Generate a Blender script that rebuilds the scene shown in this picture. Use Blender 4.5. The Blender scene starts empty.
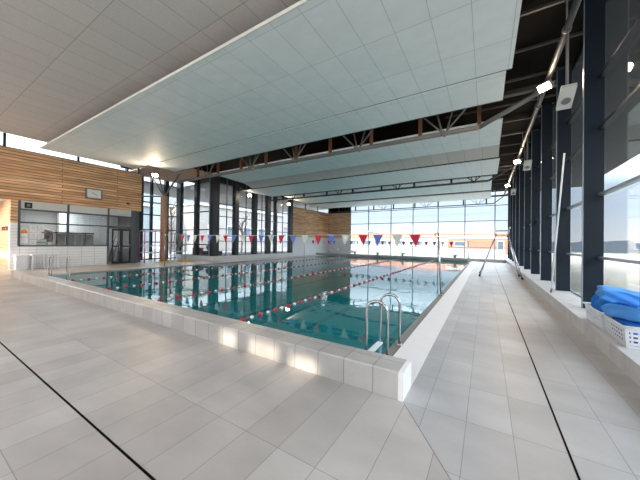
import bpy, bmesh, math, random
from mathutils import Vector, Matrix
R = random.Random(7)
S = bpy.context.scene
COL = S.collection
PI = math.pi
FZ = -1.6          # deck level (the camera's eye is the origin of heights)

# ------------------------------------------------------------------ materials
def lin(c):
    c = [x / 255.0 for x in c]
    return tuple((x / 12.92 if x <= .04045 else ((x + .055) / 1.055) ** 2.4) for x in c) + (1,)

def new_mat(name):
    m = bpy.data.materials.new(name); m.use_nodes = True
    nt = m.node_tree
    return m, nt, nt.nodes['Principled BSDF']

def plain(name, rgb, rough=.5, metal=0, var=.06, scale=6.0, bump=0, coat=0, spec=.5):
    m, nt, p = new_mat(name)
    c = lin(rgb)
    tc = nt.nodes.new('ShaderNodeTexCoord')
    nz = nt.nodes.new('ShaderNodeTexNoise'); nz.inputs['Scale'].default_value = scale; nz.inputs['Detail'].default_value = 3
    nt.links.new(tc.outputs['Object'], nz.inputs['Vector'])
    mx = nt.nodes.new('ShaderNodeMix'); mx.data_type = 'RGBA'
    mx.inputs[6].default_value = tuple(x * (1 - var) for x in c[:3]) + (1,)
    mx.inputs[7].default_value = tuple(min(1, x * (1 + var)) for x in c[:3]) + (1,)
    nt.links.new(nz.outputs['Fac'], mx.inputs[0])
    nt.links.new(mx.outputs[2], p.inputs['Base Color'])
    p.inputs['Roughness'].default_value = rough
    p.inputs['Metallic'].default_value = metal
    p.inputs['Specular IOR Level'].default_value = spec
    if bump:
        b = nt.nodes.new('ShaderNodeBump'); b.inputs['Strength'].default_value = bump; b.inputs['Distance'].default_value = .01
        nt.links.new(nz.outputs['Fac'], b.inputs['Height']); nt.links.new(b.outputs[0], p.inputs['Normal'])
    return m

def tiled(name, c1, c2, mortar, bw, rh, gap, rough=.4, axes='XY', off=0.0, loc=(0, 0, 0), cloud=.12, cloudscale=1.3, bump=.15, spec=.5, grain=0):
    """Tile / plank pattern in object space; axes picks which two axes carry the pattern."""
    m, nt, p = new_mat(name)
    tc = nt.nodes.new('ShaderNodeTexCoord')
    mp = nt.nodes.new('ShaderNodeMapping'); mp.inputs['Location'].default_value = loc
    nt.links.new(tc.outputs['Object'], mp.inputs['Vector'])
    sp = nt.nodes.new('ShaderNodeSeparateXYZ'); cb = nt.nodes.new('ShaderNodeCombineXYZ')
    nt.links.new(mp.outputs[0], sp.inputs[0])
    nt.links.new(sp.outputs[axes[0]], cb.inputs[0]); nt.links.new(sp.outputs[axes[1]], cb.inputs[1])
    br = nt.nodes.new('ShaderNodeTexBrick')
    br.offset = off; br.squash = 1
    br.inputs['Color1'].default_value = lin(c1); br.inputs['Color2'].default_value = lin(c2)
    br.inputs['Mortar'].default_value = lin(mortar); br.inputs['Scale'].default_value = 1
    br.inputs['Mortar Size'].default_value = gap; br.inputs['Mortar Smooth'].default_value = .1
    br.inputs['Brick Width'].default_value = bw; br.inputs['Row Height'].default_value = rh
    nt.links.new(cb.outputs[0], br.inputs['Vector'])
    nz = nt.nodes.new('ShaderNodeTexNoise'); nz.inputs['Scale'].default_value = cloudscale; nz.inputs['Detail'].default_value = 5
    mp2 = nt.nodes.new('ShaderNodeMapping')
    if grain: mp2.inputs['Scale'].default_value = (1 if axes[0] == 'X' else 1, 1, 14)
    else: mp2.inputs['Scale'].default_value = (1, 1.6, 1)
    nt.links.new(tc.outputs['Object'], mp2.inputs[0]); nt.links.new(mp2.outputs[0], nz.inputs['Vector'])
    mr = nt.nodes.new('ShaderNodeMapRange'); mr.inputs[1].default_value = .3; mr.inputs[2].default_value = .7
    mr.inputs[3].default_value = 1 - cloud; mr.inputs[4].default_value = 1 + cloud
    nt.links.new(nz.outputs['Fac'], mr.inputs[0])
    mul = nt.nodes.new('ShaderNodeVectorMath'); mul.operation = 'SCALE'
    nt.links.new(br.outputs['Color'], mul.inputs[0]); nt.links.new(mr.outputs[0], mul.inputs['Scale'])
    nt.links.new(mul.outputs[0], p.inputs['Base Color'])
    p.inputs['Roughness'].default_value = rough; p.inputs['Specular IOR Level'].default_value = spec
    b = nt.nodes.new('ShaderNodeBump'); b.inputs['Strength'].default_value = bump; b.inputs['Distance'].default_value = .01; b.invert = True
    nt.links.new(br.outputs['Fac'], b.inputs['Height']); nt.links.new(b.outputs[0], p.inputs['Normal'])
    return m

def glass_mat(name, tint=(.93, .97, 1), refl=1.0):
    m = bpy.data.materials.new(name); m.use_nodes = True
    nt = m.node_tree; nt.nodes.clear()
    o = nt.nodes.new('ShaderNodeOutputMaterial'); t = nt.nodes.new('ShaderNodeBsdfTransparent'); g = nt.nodes.new('ShaderNodeBsdfGlossy')
    t.inputs['Color'].default_value = tuple(tint) + (1,); g.inputs['Roughness'].default_value = .02
    f = nt.nodes.new('ShaderNodeFresnel'); f.inputs['IOR'].default_value = 1.5
    ge = nt.nodes.new('ShaderNodeNewGeometry'); mr = nt.nodes.new('ShaderNodeMapRange')      # both faces of a pane reflect alike
    mr.inputs[3].default_value = 1.5; mr.inputs[4].default_value = 1 / 1.5
    nt.links.new(ge.outputs['Backfacing'], mr.inputs[0]); nt.links.new(mr.outputs[0], f.inputs['IOR'])
    mul = nt.nodes.new('ShaderNodeMath'); mul.operation = 'MULTIPLY'; mul.inputs[1].default_value = refl
    mx = nt.nodes.new('ShaderNodeMixShader')
    nt.links.new(f.outputs[0], mul.inputs[0]); nt.links.new(mul.outputs[0], mx.inputs[0])
    nt.links.new(t.outputs[0], mx.inputs[1]); nt.links.new(g.outputs[0], mx.inputs[2]); nt.links.new(mx.outputs[0], o.inputs[0])
    return m

def water_mat():
    m = bpy.data.materials.new('pool water'); m.use_nodes = True
    nt = m.node_tree; nt.nodes.clear()
    o = nt.nodes.new('ShaderNodeOutputMaterial'); t = nt.nodes.new('ShaderNodeBsdfTransparent'); g = nt.nodes.new('ShaderNodeBsdfGlossy')
    t.inputs['Color'].default_value = (.46, .93, .97, 1); g.inputs['Roughness'].default_value = .015
    tc = nt.nodes.new('ShaderNodeTexCoord')
    n1 = nt.nodes.new('ShaderNodeTexNoise'); n1.inputs['Scale'].default_value = 2.2; n1.inputs['Detail'].default_value = 2
    n2 = nt.nodes.new('ShaderNodeTexNoise'); n2.inputs['Scale'].default_value = .35; n2.inputs['Detail'].default_value = 1
    nt.links.new(tc.outputs['Object'], n1.inputs['Vector']); nt.links.new(tc.outputs['Object'], n2.inputs['Vector'])
    mr = nt.nodes.new('ShaderNodeMapRange'); mr.inputs[1].default_value = .4; mr.inputs[2].default_value = .65
    mr.inputs[3].default_value = .15; mr.inputs[4].default_value = 1
    nt.links.new(n2.outputs['Fac'], mr.inputs[0])
    mu = nt.nodes.new('ShaderNodeMath'); mu.operation = 'MULTIPLY'
    nt.links.new(n1.outputs['Fac'], mu.inputs[0]); nt.links.new(mr.outputs[0], mu.inputs[1])
    b = nt.nodes.new('ShaderNodeBump'); b.inputs['Strength'].default_value = .55; b.inputs['Distance'].default_value = .018
    nt.links.new(mu.outputs[0], b.inputs['Height'])
    f = nt.nodes.new('ShaderNodeFresnel'); f.inputs['IOR'].default_value = 1.65
    nt.links.new(b.outputs[0], g.inputs['Normal']); nt.links.new(b.outputs[0], f.inputs['Normal'])
    mx = nt.nodes.new('ShaderNodeMixShader')
    df = nt.nodes.new('ShaderNodeBsdfDiffuse'); df.inputs['Color'].default_value = (.012, .30, .34, 1)      # light scattered back by the water body
    m2 = nt.nodes.new('ShaderNodeMixShader'); m2.inputs[0].default_value = .5
    nt.links.new(t.outputs[0], m2.inputs[1]); nt.links.new(df.outputs[0], m2.inputs[2])
    nt.links.new(f.outputs[0], mx.inputs[0]); nt.links.new(m2.outputs[0], mx.inputs[1]); nt.links.new(g.outputs[0], mx.inputs[2])
    nt.links.new(mx.outputs[0], o.inputs[0])
    return m

def emit(name, rgb, st):
    m = bpy.data.materials.new(name); m.use_nodes = True
    nt = m.node_tree; nt.nodes.clear()
    o = nt.nodes.new('ShaderNodeOutputMaterial'); e = nt.nodes.new('ShaderNodeEmission')
    e.inputs[0].default_value = lin(rgb); e.inputs[1].default_value = st
    nt.links.new(e.outputs[0], o.inputs[0]); return m

M = {}
def translucent(name, col):
    m = bpy.data.materials.new(name); m.use_nodes = True
    nt = m.node_tree; nt.nodes.clear()
    o = nt.nodes.new('ShaderNodeOutputMaterial'); t = nt.nodes.new('ShaderNodeBsdfTranslucent'); t.inputs[0].default_value = col
    nt.links.new(t.outputs[0], o.inputs[0]); return m
M['poly'] = translucent('added opal fill panel', (.9, .92, .95, 1))  # for the unseen light band added in the back wall
M['floor'] = tiled('stone floor tiles', (167, 160, 156), (181, 175, 171), (136, 129, 126), .345, 1.14, .003, .42, 'XY', 0, (-.015, -.49, 0), .13, 1.3, .1)
M['floor_right'] = tiled('cool stone floor tiles', (167, 164, 164), (179, 177, 178), (134, 131, 130), .345, .68, .003, .42, 'XY', 0, (.14, -.06, 0), .12, 1.3, .1)
M['slot'] = plain('black slot', (14, 13, 13), .9, spec=.05)
M['curb'] = tiled('curb stone tiles', (164, 160, 157), (178, 174, 171), (112, 108, 106), .345, 3.0, .004, .4, 'XY', 0, (-.015, 0, 0), .12, 2.5, .1)
M['ledge'] = tiled('ledge stone tiles', (184, 182, 182), (194, 192, 192), (148, 146, 146), .6, 5.0, .003, .4, 'YX', 0, (0, 0, 0), .10, 2.5, .1)
M['coping'] = plain('white coping', (232, 228, 228), .5, var=.04)
M['gutter'] = plain('grey gutter grating', (128, 126, 124), .6, var=.15, scale=30)
M['basin'] = tiled('teal pool tiles', (52, 196, 204), (60, 204, 210), (46, 176, 184), .6, .6, .006, .4, 'XY', 0, (0, 0, 0), .10, .8, .05)
M['basin_line'] = plain('dark teal lane line', (10, 62, 80), .4)
M['water'] = water_mat()
M['ceil_tex'] = tiled('textured acoustic tiles', (206, 201, 198), (211, 206, 203), (164, 158, 154), .72, 1.42, .008, .85, 'XY', 0, (.0, .39, 0), .12, 40, .1)
M['baffle'] = tiled('pale blue ceiling tiles', (238, 245, 248), (242, 249, 251), (196, 204, 208), .70, 1.40, .006, .6, 'XY', 0, (.26, 0, 0), .03, 2, .08)
M['baffle_dark'] = plain('baffle joint black', (38, 38, 40), .6)
M['trim'] = plain('pale baffle edge', (226, 224, 218), .5)
M['roof'] = plain('dark roof deck', (20, 18, 18), .9, var=.2, scale=2, spec=.05)
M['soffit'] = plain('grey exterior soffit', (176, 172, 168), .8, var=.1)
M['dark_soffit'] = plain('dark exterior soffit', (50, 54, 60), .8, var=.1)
M['steel'] = plain('grey galvanised steel', (128, 124, 122), .55, .2)
M['dsteel'] = plain('dark grey steel', (70, 70, 74), .55, .2)
M['purlin'] = plain('weathered purlin steel', (58, 54, 52), .6, .1)
M['rust'] = plain('brown primed steel post', (116, 74, 54), .6, var=.2)
M['fin'] = plain('slate blue fin', (20, 31, 42), .45, .1, var=.08, scale=2, spec=.3)
M['fin_dark'] = plain('anthracite mullion', (44, 49, 54), .4, .2)
M['transom'] = plain('light aluminium transom', (150, 160, 170), .35, .5)
M['frame'] = plain('grey window frame', (84, 92, 98), .5, .1)
M['glass'] = glass_mat('window glass', (.95, .98, 1), 1.0)
M['glass_in'] = glass_mat('office glass', (.9, .93, .94), 1.0)
M['wood_l'] = tiled('larch plank cladding', (240, 196, 152), (206, 154, 110), (122, 82, 56), 5.3, .15, .014, .55, 'YZ', .5, (0, 0, 0), .34, .9, .6, grain=1)
M['wood_f'] = tiled('larch plank cladding far wall', (232, 198, 164), (206, 166, 128), (146, 108, 80), 5.3, .15, .014, .55, 'XZ', .5, (0, 0, 0), .34, .9, .6, grain=1)
M['wood_beige'] = tiled('beige plank wall', (216, 186, 158), (206, 174, 146), (170, 140, 112), 3.0, .18, .008, .6, 'XZ', .4, (0, 0, 0), .1, .9, .3, grain=1)
M['column'] = plain('brown glulam column', (184, 144, 114), .5, var=.15, scale=9)
M['soffit_wood'] = plain('orange wood soffit', (196, 150, 112), .6, var=.1, scale=5)
M['wtile'] = tiled('white wall tiles', (246, 248, 250), (250, 251, 252), (196, 200, 204), .62, .152, .008, .25, 'YZ', 0, (0, 0, 0), .03, 2, .2)
M['wpaint'] = plain('white painted wall', (222, 224, 226), .6, var=.03)
M['white'] = plain('white plastic', (228, 231, 236), .35, var=.02)
M['offwhite'] = plain('off white panel', (208, 208, 204), .6, var=.04)
M['grey'] = plain('office grey', (120, 122, 124), .6)
M['black'] = plain('black plastic', (24, 25, 28), .45)
M['chrome'] = plain('brushed stainless steel', (190, 190, 192), .22, .95, var=.03)
M['red'] = plain('red plastic', (186, 24, 50), .4)
M['redc'] = plain('red pennant cloth', (212, 40, 66), .7)
M['bluec'] = plain('blue pennant cloth', (104, 126, 204), .7)
M['whitec'] = plain('white pennant cloth', (222, 222, 216), .7)
M['pink'] = plain('pink red enamel', (200, 120, 138), .45)
M['yellow'] = plain('yellow foam', (226, 184, 52), .6)
M['orange'] = plain('orange plastic', (188, 96, 50), .6)
M['blue'] = plain('bright blue nylon', (30, 112, 196), .75, var=.14, scale=14, bump=.3, spec=.25)
M['blue2'] = plain('light blue nylon', (80, 152, 228), .75, var=.12, scale=14, bump=.3, spec=.25)
M['paper'] = plain('white paper', (236, 238, 240), .7, var=.02)
M['poster'] = plain('orange sun print', (240, 130, 50), .7)
M['poster2'] = plain('yellow sun print', (246, 190, 90), .7)
M['lamp'] = emit('warm lamp glass', (255, 214, 160), 40)
M['lamp2'] = emit('added lamp glow', (255, 240, 220), 6)
M['ground'] = plain('sunlit pale paving', (138, 132, 120), .8, var=.08, scale=.3)
M['render2'] = plain('dull beige render', (146, 142, 138), .8, var=.08, scale=.4)
M['asphalt'] = plain('grey asphalt', (112, 114, 116), .9, var=.1, scale=.5)
M['grass'] = plain('dull verge', (128, 128, 106), .9, var=.15, scale=.6)
M['hedge'] = plain('dark hedge leaves', (58, 68, 78), .9, var=.2, scale=2, bump=1)
M['orange_roof'] = plain('orange cladding', (186, 122, 98), .8, var=.08, scale=.5)
M['render'] = plain('cream render', (176, 164, 154), .8, var=.05, scale=.5)
M['conc'] = plain('grey white render', (126, 133, 140), .8, var=.06, scale=.4)
M['pane_dark'] = plain('dark house pane', (92, 104, 116), .2)
M['bark'] = plain('brown bark', (92, 78, 68), .9, var=.2)
M['black_paint'] = plain('black lettering', (40, 34, 32), .6)

# ------------------------------------------------------------------ mesh builder
class MB:
    def __init__(s): s.v = []; s.f = []; s.sm = []; s.mi = []; s.cur = 0
    def add(s, vs, fs, smooth=False):
        n = len(s.v); s.v += [tuple(v) for v in vs]
        for f in fs: s.f.append([i + n for i in f]); s.sm.append(smooth); s.mi.append(s.cur)
        return s
    def box(s, x0, x1, y0, y1, z0, z1):
        return s.add([(x0, y0, z0), (x1, y0, z0), (x1, y1, z0), (x0, y1, z0), (x0, y0, z1), (x1, y0, z1), (x1, y1, z1), (x0, y1, z1)],
                     [(0, 3, 2, 1), (4, 5, 6, 7), (0, 1, 5, 4), (1, 2, 6, 5), (2, 3, 7, 6), (3, 0, 4, 7)])
    def bevbox(s, x0, x1, y0, y1, z0, z1, b=.01):
        bm = bmesh.new(); bmesh.ops.create_cube(bm, size=1)
        for v in bm.verts: v.co = Vector(((x0 + x1) / 2 + v.co.x * (x1 - x0), (y0 + y1) / 2 + v.co.y * (y1 - y0), (z0 + z1) / 2 + v.co.z * (z1 - z0)))
        bmesh.ops.bevel(bm, geom=bm.edges[:], offset=b, segments=2, affect='EDGES', profile=.6)
        bm.verts.index_update()
        s.add([v.co[:] for v in bm.verts], [[v.index for v in f.verts] for f in bm.faces]); bm.free(); return s
    def hexa(s, pts):     # 8 points: bottom 4, top 4
        return s.add(pts, [(0, 3, 2, 1), (4, 5, 6, 7), (0, 1, 5, 4), (1, 2, 6, 5), (2, 3, 7, 6), (3, 0, 4, 7)])
    def tube(s, pts, r, n=8, cap=True):
        pts = [Vector(p) for p in pts]; rings = []
        rs = r if isinstance(r, (list, tuple)) else [r] * len(pts)
        up = None
        for i, p in enumerate(pts):
            d = (pts[min(i + 1, len(pts) - 1)] - pts[max(i - 1, 0)]).normalized()
            if up is None:
                up = Vector((0, 0, 1)) if abs(d.z) < .9 else Vector((1, 0, 0))
            a = d.cross(up).normalized(); b = a.cross(d).normalized(); up = b
            rings.append([p + (a * math.cos(2 * PI * k / n) + b * math.sin(2 * PI * k / n)) * rs[i] for k in range(n)])
        vs = [v for rg in rings for v in rg]; fs = []
        for i in range(len(pts) - 1):
            for k in range(n):
                fs.append((i * n + k, i * n + (k + 1) % n, (i + 1) * n + (k + 1) % n, (i + 1) * n + k))
        s.add(vs, fs, n > 5)
        if cap:
            m = len(s.v) - len(vs)
            s.f.append([m + k for k in range(n)][::-1]); s.sm.append(False); s.mi.append(s.cur)
            s.f.append([m + (len(pts) - 1) * n + k for k in range(n)]); s.sm.append(False); s.mi.append(s.cur)
        return s
    def bar(s, p, q, w, h=None):
        h = h or w; p = Vector(p); q = Vector(q); d = (q - p).normalized()
        up = Vector((0, 0, 1)) if abs(d.z) < .95 else Vector((0, 1, 0))
        a = d.cross(up).normalized() * w / 2; b = a.normalized().cross(d).normalized() * h / 2
        return s.hexa([p - a - b, p + a - b, p + a + b, p - a + b, q - a - b, q + a - b, q + a + b, q - a + b])
    def lathe(s, prof, c=(0, 0, 0), axis='Z', n=16):
        vs = []; 
        for (r, h) in prof:
            for k in range(n):
                a = 2 * PI * k / n; x, y = r * math.cos(a), r * math.sin(a)
                v = {'Z': (x, y, h), 'Y': (x, h, y), 'X': (h, x, y)}[axis]
                vs.append((v[0] + c[0], v[1] + c[1], v[2] + c[2]))
        fs = [(i * n + k, i * n + (k + 1) % n, (i + 1) * n + (k + 1) % n, (i + 1) * n + k) for i in range(len(prof) - 1) for k in range(n)]
        fs += [tuple(range(n)), tuple((len(prof) - 1) * n + k for k in range(n))]
        return s.add(vs, fs, True)
    def prism(s, poly, ax, a0, a1):      # polygon in the other two axes extruded along ax
        def P(u, w, t): return {'X': (t, u, w), 'Y': (u, t, w), 'Z': (u, w, t)}[ax]
        n = len(poly)
        return s.add([P(u, w, a0) for u, w in poly] + [P(u, w, a1) for u, w in poly],
                     [tuple(range(n)), tuple(range(n, 2 * n))] + [(k, (k + 1) % n, n + (k + 1) % n, n + k) for k in range(n)])

def link(name, me): 
    o = bpy.data.objects.new(name, me); COL.objects.link(o); return o

def mesh(name, mb, mat, org=(0, 0, 0)):
    me = bpy.data.meshes.new(name)
    me.from_pydata([(v[0] - org[0], v[1] - org[1], v[2] - org[2]) for v in mb.v], [], mb.f)
    for i, p in enumerate(me.polygons): p.use_smooth = mb.sm[i]; p.material_index = mb.mi[i]
    for m in (mat if isinstance(mat, (list, tuple)) else [mat]): me.materials.append(m)
    bm = bmesh.new(); bm.from_mesh(me); bmesh.ops.recalc_face_normals(bm, faces=bm.faces); bm.to_mesh(me); bm.free()
    return me

def obj(name, mb, mat, parent=None, org=None, label=None):
    if org is None:
        org = (0, 0, 0); p = parent
        if p is not None:
            org = p.get('_o', (0, 0, 0))
    o = link(name, mesh(name, mb, mat, org))
    if parent is not None: o.parent = parent; o['_o'] = tuple(org)
    if label: o['label'] = label
    return o

def thing(name, label, cat, loc=(0, 0, 0), group=None):
    o = bpy.data.objects.new(name, None); o.empty_display_size = .1; COL.objects.link(o)
    o.location = loc; o['label'] = label; o['category'] = cat; o['_o'] = tuple(loc)
    if group: o['group'] = group
    return o

def single(name, mb, mat, label, cat, loc=(0, 0, 0), group=None, kind=None):
    o = obj(name, mb, mat, None, loc); o.location = loc
    o['label'] = label; o['category'] = cat
    if group: o['group'] = group
    if kind: o['kind'] = kind
    return o

def struct(name, mb, mat, parent=None, label=None):
    o = obj(name, mb, mat, parent)
    if parent is None: o['kind'] = 'structure'
    if label: o['label'] = label
    return o

def copy_tree(o, parent=None):
    c = o.copy(); COL.objects.link(c)
    if parent: c.parent = parent
    for ch in list(o.children): copy_tree(ch, c)
    return c

def smooth_mod(o, lv=2):
    m = o.modifiers.new('sub', 'SUBSURF'); m.levels = lv; m.render_levels = lv
    for p in o.data.polygons: p.use_smooth = True

# ------------------------------------------------------------------ camera (solved from the vanishing points)
cam = bpy.data.objects.new('camera', bpy.data.cameras.new('camera')); COL.objects.link(cam); S.camera = cam
cam.data.sensor_width = 36; cam.data.lens = 36 * 270 / 640; cam.data.clip_end = 500; cam.data.clip_start = .02
Xr = Vector((.8517658754568836, .5237557449243374, .013221689223423653))
Yu = Vector((-.007760964696645865, -.012619839085462643, .9998902475214138))
Fw = Vector((-.5238651170235958, .8517750051041704, .006684298440730847))
cam.matrix_world = Matrix((Xr, Yu, -Fw)).transposed().to_4x4()

# ------------------------------------------------------------------ pool, floor, curb
PX0, PX1, PY0, PY1 = -16.35, -1.25, 3.10, 28.2
WALLX = 2.16
f = MB()
f.prism([(-27, -8), (WALLX, -8), (WALLX, -1.35), (-.7, 2.77), (-.7, PY0 - .02), (-27, PY0 - .02)], 'Z', FZ - .3, FZ)
f.box(-27, PX0, PY0 - .02, 32, FZ - .3, FZ); f.box(PX0, PX1 + .14, PY1, 32, FZ - .3, FZ)
struct('floor', f, M['floor'])
f = MB()
f.prism([(WALLX, -1.35), (WALLX, PY0 - .02), (-.7, PY0 - .02), (-.7, 2.77)], 'Z', FZ - .3, FZ)
f.box(PX1 + .14, WALLX, PY0 - .02, 32, FZ - .3, FZ)
struct('floor_right', f, M['floor_right'])
b = MB(); z0 = FZ - 1.7
b.box(PX0 - .02, PX1 + .02, PY0 - .02, PY1 + .02, z0 - .1, z0)
b.box(PX0 - .02, PX0, PY0, PY1, z0, FZ - .31); b.box(PX1, PX1 + .02, PY0, PY1, z0, FZ - .31)
b.box(PX0, PX1, PY0 - .02, PY0, z0, FZ - .31); b.box(PX0, PX1, PY1, PY1 + .02, z0, FZ - .31)
basin = struct('floor_pool_basin', b, M['basin'])
l = MB()
for x in (-2.8, -5.8, -8.95, -12.1, -14.9): l.box(x - .13, x + .13, 5, 26.5, z0, z0 + .006)
struct('lane_line', l, M['basin_line'], basin)
w = MB(); WZ = FZ - .045
w.add([(PX0 + .001, PY0 + .001, WZ), (PX1 - .001, PY0 + .001, WZ), (PX1 - .001, PY1 - .001, WZ), (PX0 + .001, PY1 - .001, WZ)], [(0, 1, 2, 3)])
single('pool_water', w, M['water'], 'teal swimming pool water reflecting the windows', 'water', kind='stuff')
t = MB(); t.box(-1.10, -.70, PY0 + .02, PY1, FZ - .30, FZ + .006); struct('trim_1', t, M['coping'], label='white coping along the right pool edge')
t = MB(); t.box(PX1, -1.101, PY0 + .02, PY1, FZ - .3, FZ - .012); struct('trim_2', t, M['gutter'], label='grey gutter beside the water')
# near curb with bevelled top
CZ = FZ + .285
c = MB(); c.prism([(2.77, FZ), (2.77, CZ - .02), (2.785, CZ), (3.12, CZ), (3.12, FZ - .3), (3.08, FZ - .3), (3.08, FZ)], 'X', PX0 + .1, -.75)
near = struct('trim_3', c, M['curb'], label='tiled near curb of the pool')
c = MB(); c.prism([(2.77, FZ), (2.77, CZ - .03), (2.80, CZ - .005), (3.09, CZ - .005), (3.12, CZ - .03), (3.12, FZ)], 'X', -.75, -.70)
obj('end_cap', c, M['coping'], near)
# far curb
c = MB(); c.box(PX0 - 1.9, 1.5, PY1 + .02, PY1 + .5, FZ, FZ + .25); c.box(PX0, -1.1, PY1, PY1 + .02, FZ - .1, FZ + .25)
struct('trim_4', c, M['curb'], label='grey far curb of the pool')
# slot drains and the diagonal joint
d = MB(); d.box(-19.5, .56, .964, .980, FZ - .002, FZ + .0025); struct('trim_5', d, M['slot'], label='black slot drain in front of the pool')
d = MB(); d.box(.549, .563, .99, 9, FZ - .002, FZ + .0025); struct('trim_6', d, M['slot'], label='black slot drain along the right deck')
d = MB(); d.box(.545, .568, 9, 28, FZ - .002, FZ + .0022); struct('trim_7', d, M['gutter'], label='far run of the slot drain')
d = MB(); d.bar((-.69, 2.76, FZ + .0008), (.54, .99, FZ + .0008), .006, .002); struct('trim_8', d, M['gutter'], label='diagonal tile joint')
# right ledge
LZ = FZ + .235
g = MB(); g.box(1.53, WALLX, -8, 31.98, FZ, LZ); led = struct('trim_9', g, M['ledge'], label='low tiled ledge under the right windows')
g = MB(); g.box(1.50, 1.53, -8, 31.98, FZ, LZ + .004); obj('ledge_front', g, M['ledge'], led)

# ------------------------------------------------------------------ right glass wall
FY = [8 + 2.65 * i for i in range(-5, 10)]
root = struct('window_1', MB().box(WALLX - .02, WALLX + .05, -8, 32, LZ - .01, LZ + .03), M['transom'])
for y in FY:
    if y > 31.9: continue
    obj('mullion', MB().box(1.80, 2.12, y, y + .11, LZ, 5.38), M['fin'], root)
    obj('mullion_edge', MB().box(1.785, 1.80, y - .004, y + .012, LZ, 5.38), M['transom'], root)
obj('glass_pane', MB().box(2.125, 2.135, -8, 32, LZ, 5.38), M['glass'], root)
ys = [-8] + [y for y in FY if y < 31.9] + [32]
for z in (-.26, 1.08, 2.5, 3.6):
    for a, b_ in zip(ys[:-1], ys[1:]):
        if b_ - a < .2: continue
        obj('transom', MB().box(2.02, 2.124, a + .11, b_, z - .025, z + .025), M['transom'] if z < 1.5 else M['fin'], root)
# ------------------------------------------------------------------ far wall
YF = 32.0
root = struct('window_2', MB().box(-15.1, 1.9, YF, YF + .1, FZ - .05, FZ + .12), M['transom'])
FX = [-15.05, -12.57, -9.73, -7.17, -4.5, -1.9, .74, 2.0]
for x in FX: obj('mullion', MB().box(x - .045, x + .045, YF, YF + .12, FZ, 5.38), M['transom'], root)
obj('glass_pane', MB().box(-15.1, 2.1, YF + .05, YF + .06, FZ, 5.38), M['glass'], root)
for z in (3.87, 2.34, .98, -.38): obj('transom', MB().box(-15.1, 2.1, YF - .01, YF + .11, z - .035, z + .035), M['transom'], root)
w = MB(); w.box(-18.4, -15.12, YF, YF + .25, .52, 3.86); struct('wall_far_wood', w, M['wood_f'])
w = MB(); w.box(-18.4, -15.12, YF, YF + .22, FZ, .52); struct('wall_far_white', w, M['wpaint'])
w = MB(); w.box(-18.4, -15.12, YF, YF + .22, 3.86, 5.4); struct('wall_far_top', w, M['roof'])
# ------------------------------------------------------------------ left far wood wall and glazed bay
XG = -18.3
w = MB(); w.box(XG - .25, XG, 23.7, YF, .52, 3.82); struct('wall_left_wood', w, M['wood_l'])
w = MB(); w.box(XG - .25, XG - .02, 23.7, YF, FZ, .52); struct('wall_left_white', w, M['wpaint'])
r = struct('window_3', MB().box(XG - .2, XG - .05, 23.7, YF, 3.82, 3.9), M['transom'])
obj('glass_pane', MB().box(XG - .12, XG - .11, 23.7, YF, 3.9, 5.38), M['glass'], r)
for y in (26.5, 29.2): obj('mullion', MB().box(XG - .16, XG - .06, y, y + .08, 3.9, 5.38), M['fin_dark'], r)
# bay kerb
KZ = FZ + .36
k = MB(); k.box(-18.15, -17.9, 13.5, 32, FZ, KZ); k.box(-23.2, -18.15, 13.5, 13.72, FZ, KZ)
struct('trim_10', k, M['wpaint'], label='low pale kerb under the bay glazing')
r = struct('window_4', MB().box(-18.3, -18.15, 13.72, 23.7, KZ - .04, KZ + .03), M['fin_dark'])
for (y0, y1) in ((13.55, 14.1), (15.7, 16.1), (17.9, 18.3), (19.7, 20.15), (20.9, 21.1), (23.25, 23.7)):
    obj('mullion', MB().box(-18.5, -18.1, y0, y1, KZ, 5.38), M['fin_dark'], r)
for y in (14.9, 17.0, 19.0, 22.1): obj('mullion', MB().box(-18.3, -18.22, y, y + .06, KZ, 5.38), M['steel'], r)
obj('glass_pane', MB().box(-18.24, -18.23, 13.6, 23.7, KZ, 5.38), M['glass'], r)
for z in (-.05, .95, 1.95, 2.95): obj('transom', MB().box(-18.28, -18.16, 13.7, 23.7, z - .03, z + .03), M['fin_dark'], r)
r = struct('window_5', MB().box(-23.2, -18.3, 13.52, 13.68, KZ - .04, KZ + .03), M['fin_dark'])
for (x0, x1) in ((-23.1, -22.5), (-20.55, -20.2), (-18.6, -18.5)):
    obj('mullion', MB().box(x0, x1, 13.5, 13.8, KZ, 5.38), M['fin_dark'] if x0 < -19 else M['transom'], r)
obj('glass_pane', MB().box(-23.1, -18.3, 13.6, 13.61, KZ, 5.38), M['glass'], r)
for z in (-.35, .85, 2.3): obj('transom', MB().box(-23.1, -18.3, 13.54, 13.66, z - .04, z + .04), M['fin_dark'], r)
r = struct('window_6', MB().box(-23.2, -23.05, 9.5, 13.5, FZ, FZ + .08), M['fin_dark'])
for y in (9.6, 10.5, 11.4, 12.5): obj('mullion', MB().box(-23.3, -23.0, y, y + (.3 if y in (10.5, 12.5) else .12), FZ, 5.38), M['fin_dark'], r)
obj('glass_pane', MB().box(-23.13, -23.12, 9.5, 13.5, FZ, 5.38), M['glass'], r)
for z in (-.2, .8, 2.0, 3.0): obj('transom', MB().box(-23.16, -23.02, 9.5, 13.5, z - .04, z + .04), M['fin_dark'], r)

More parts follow.
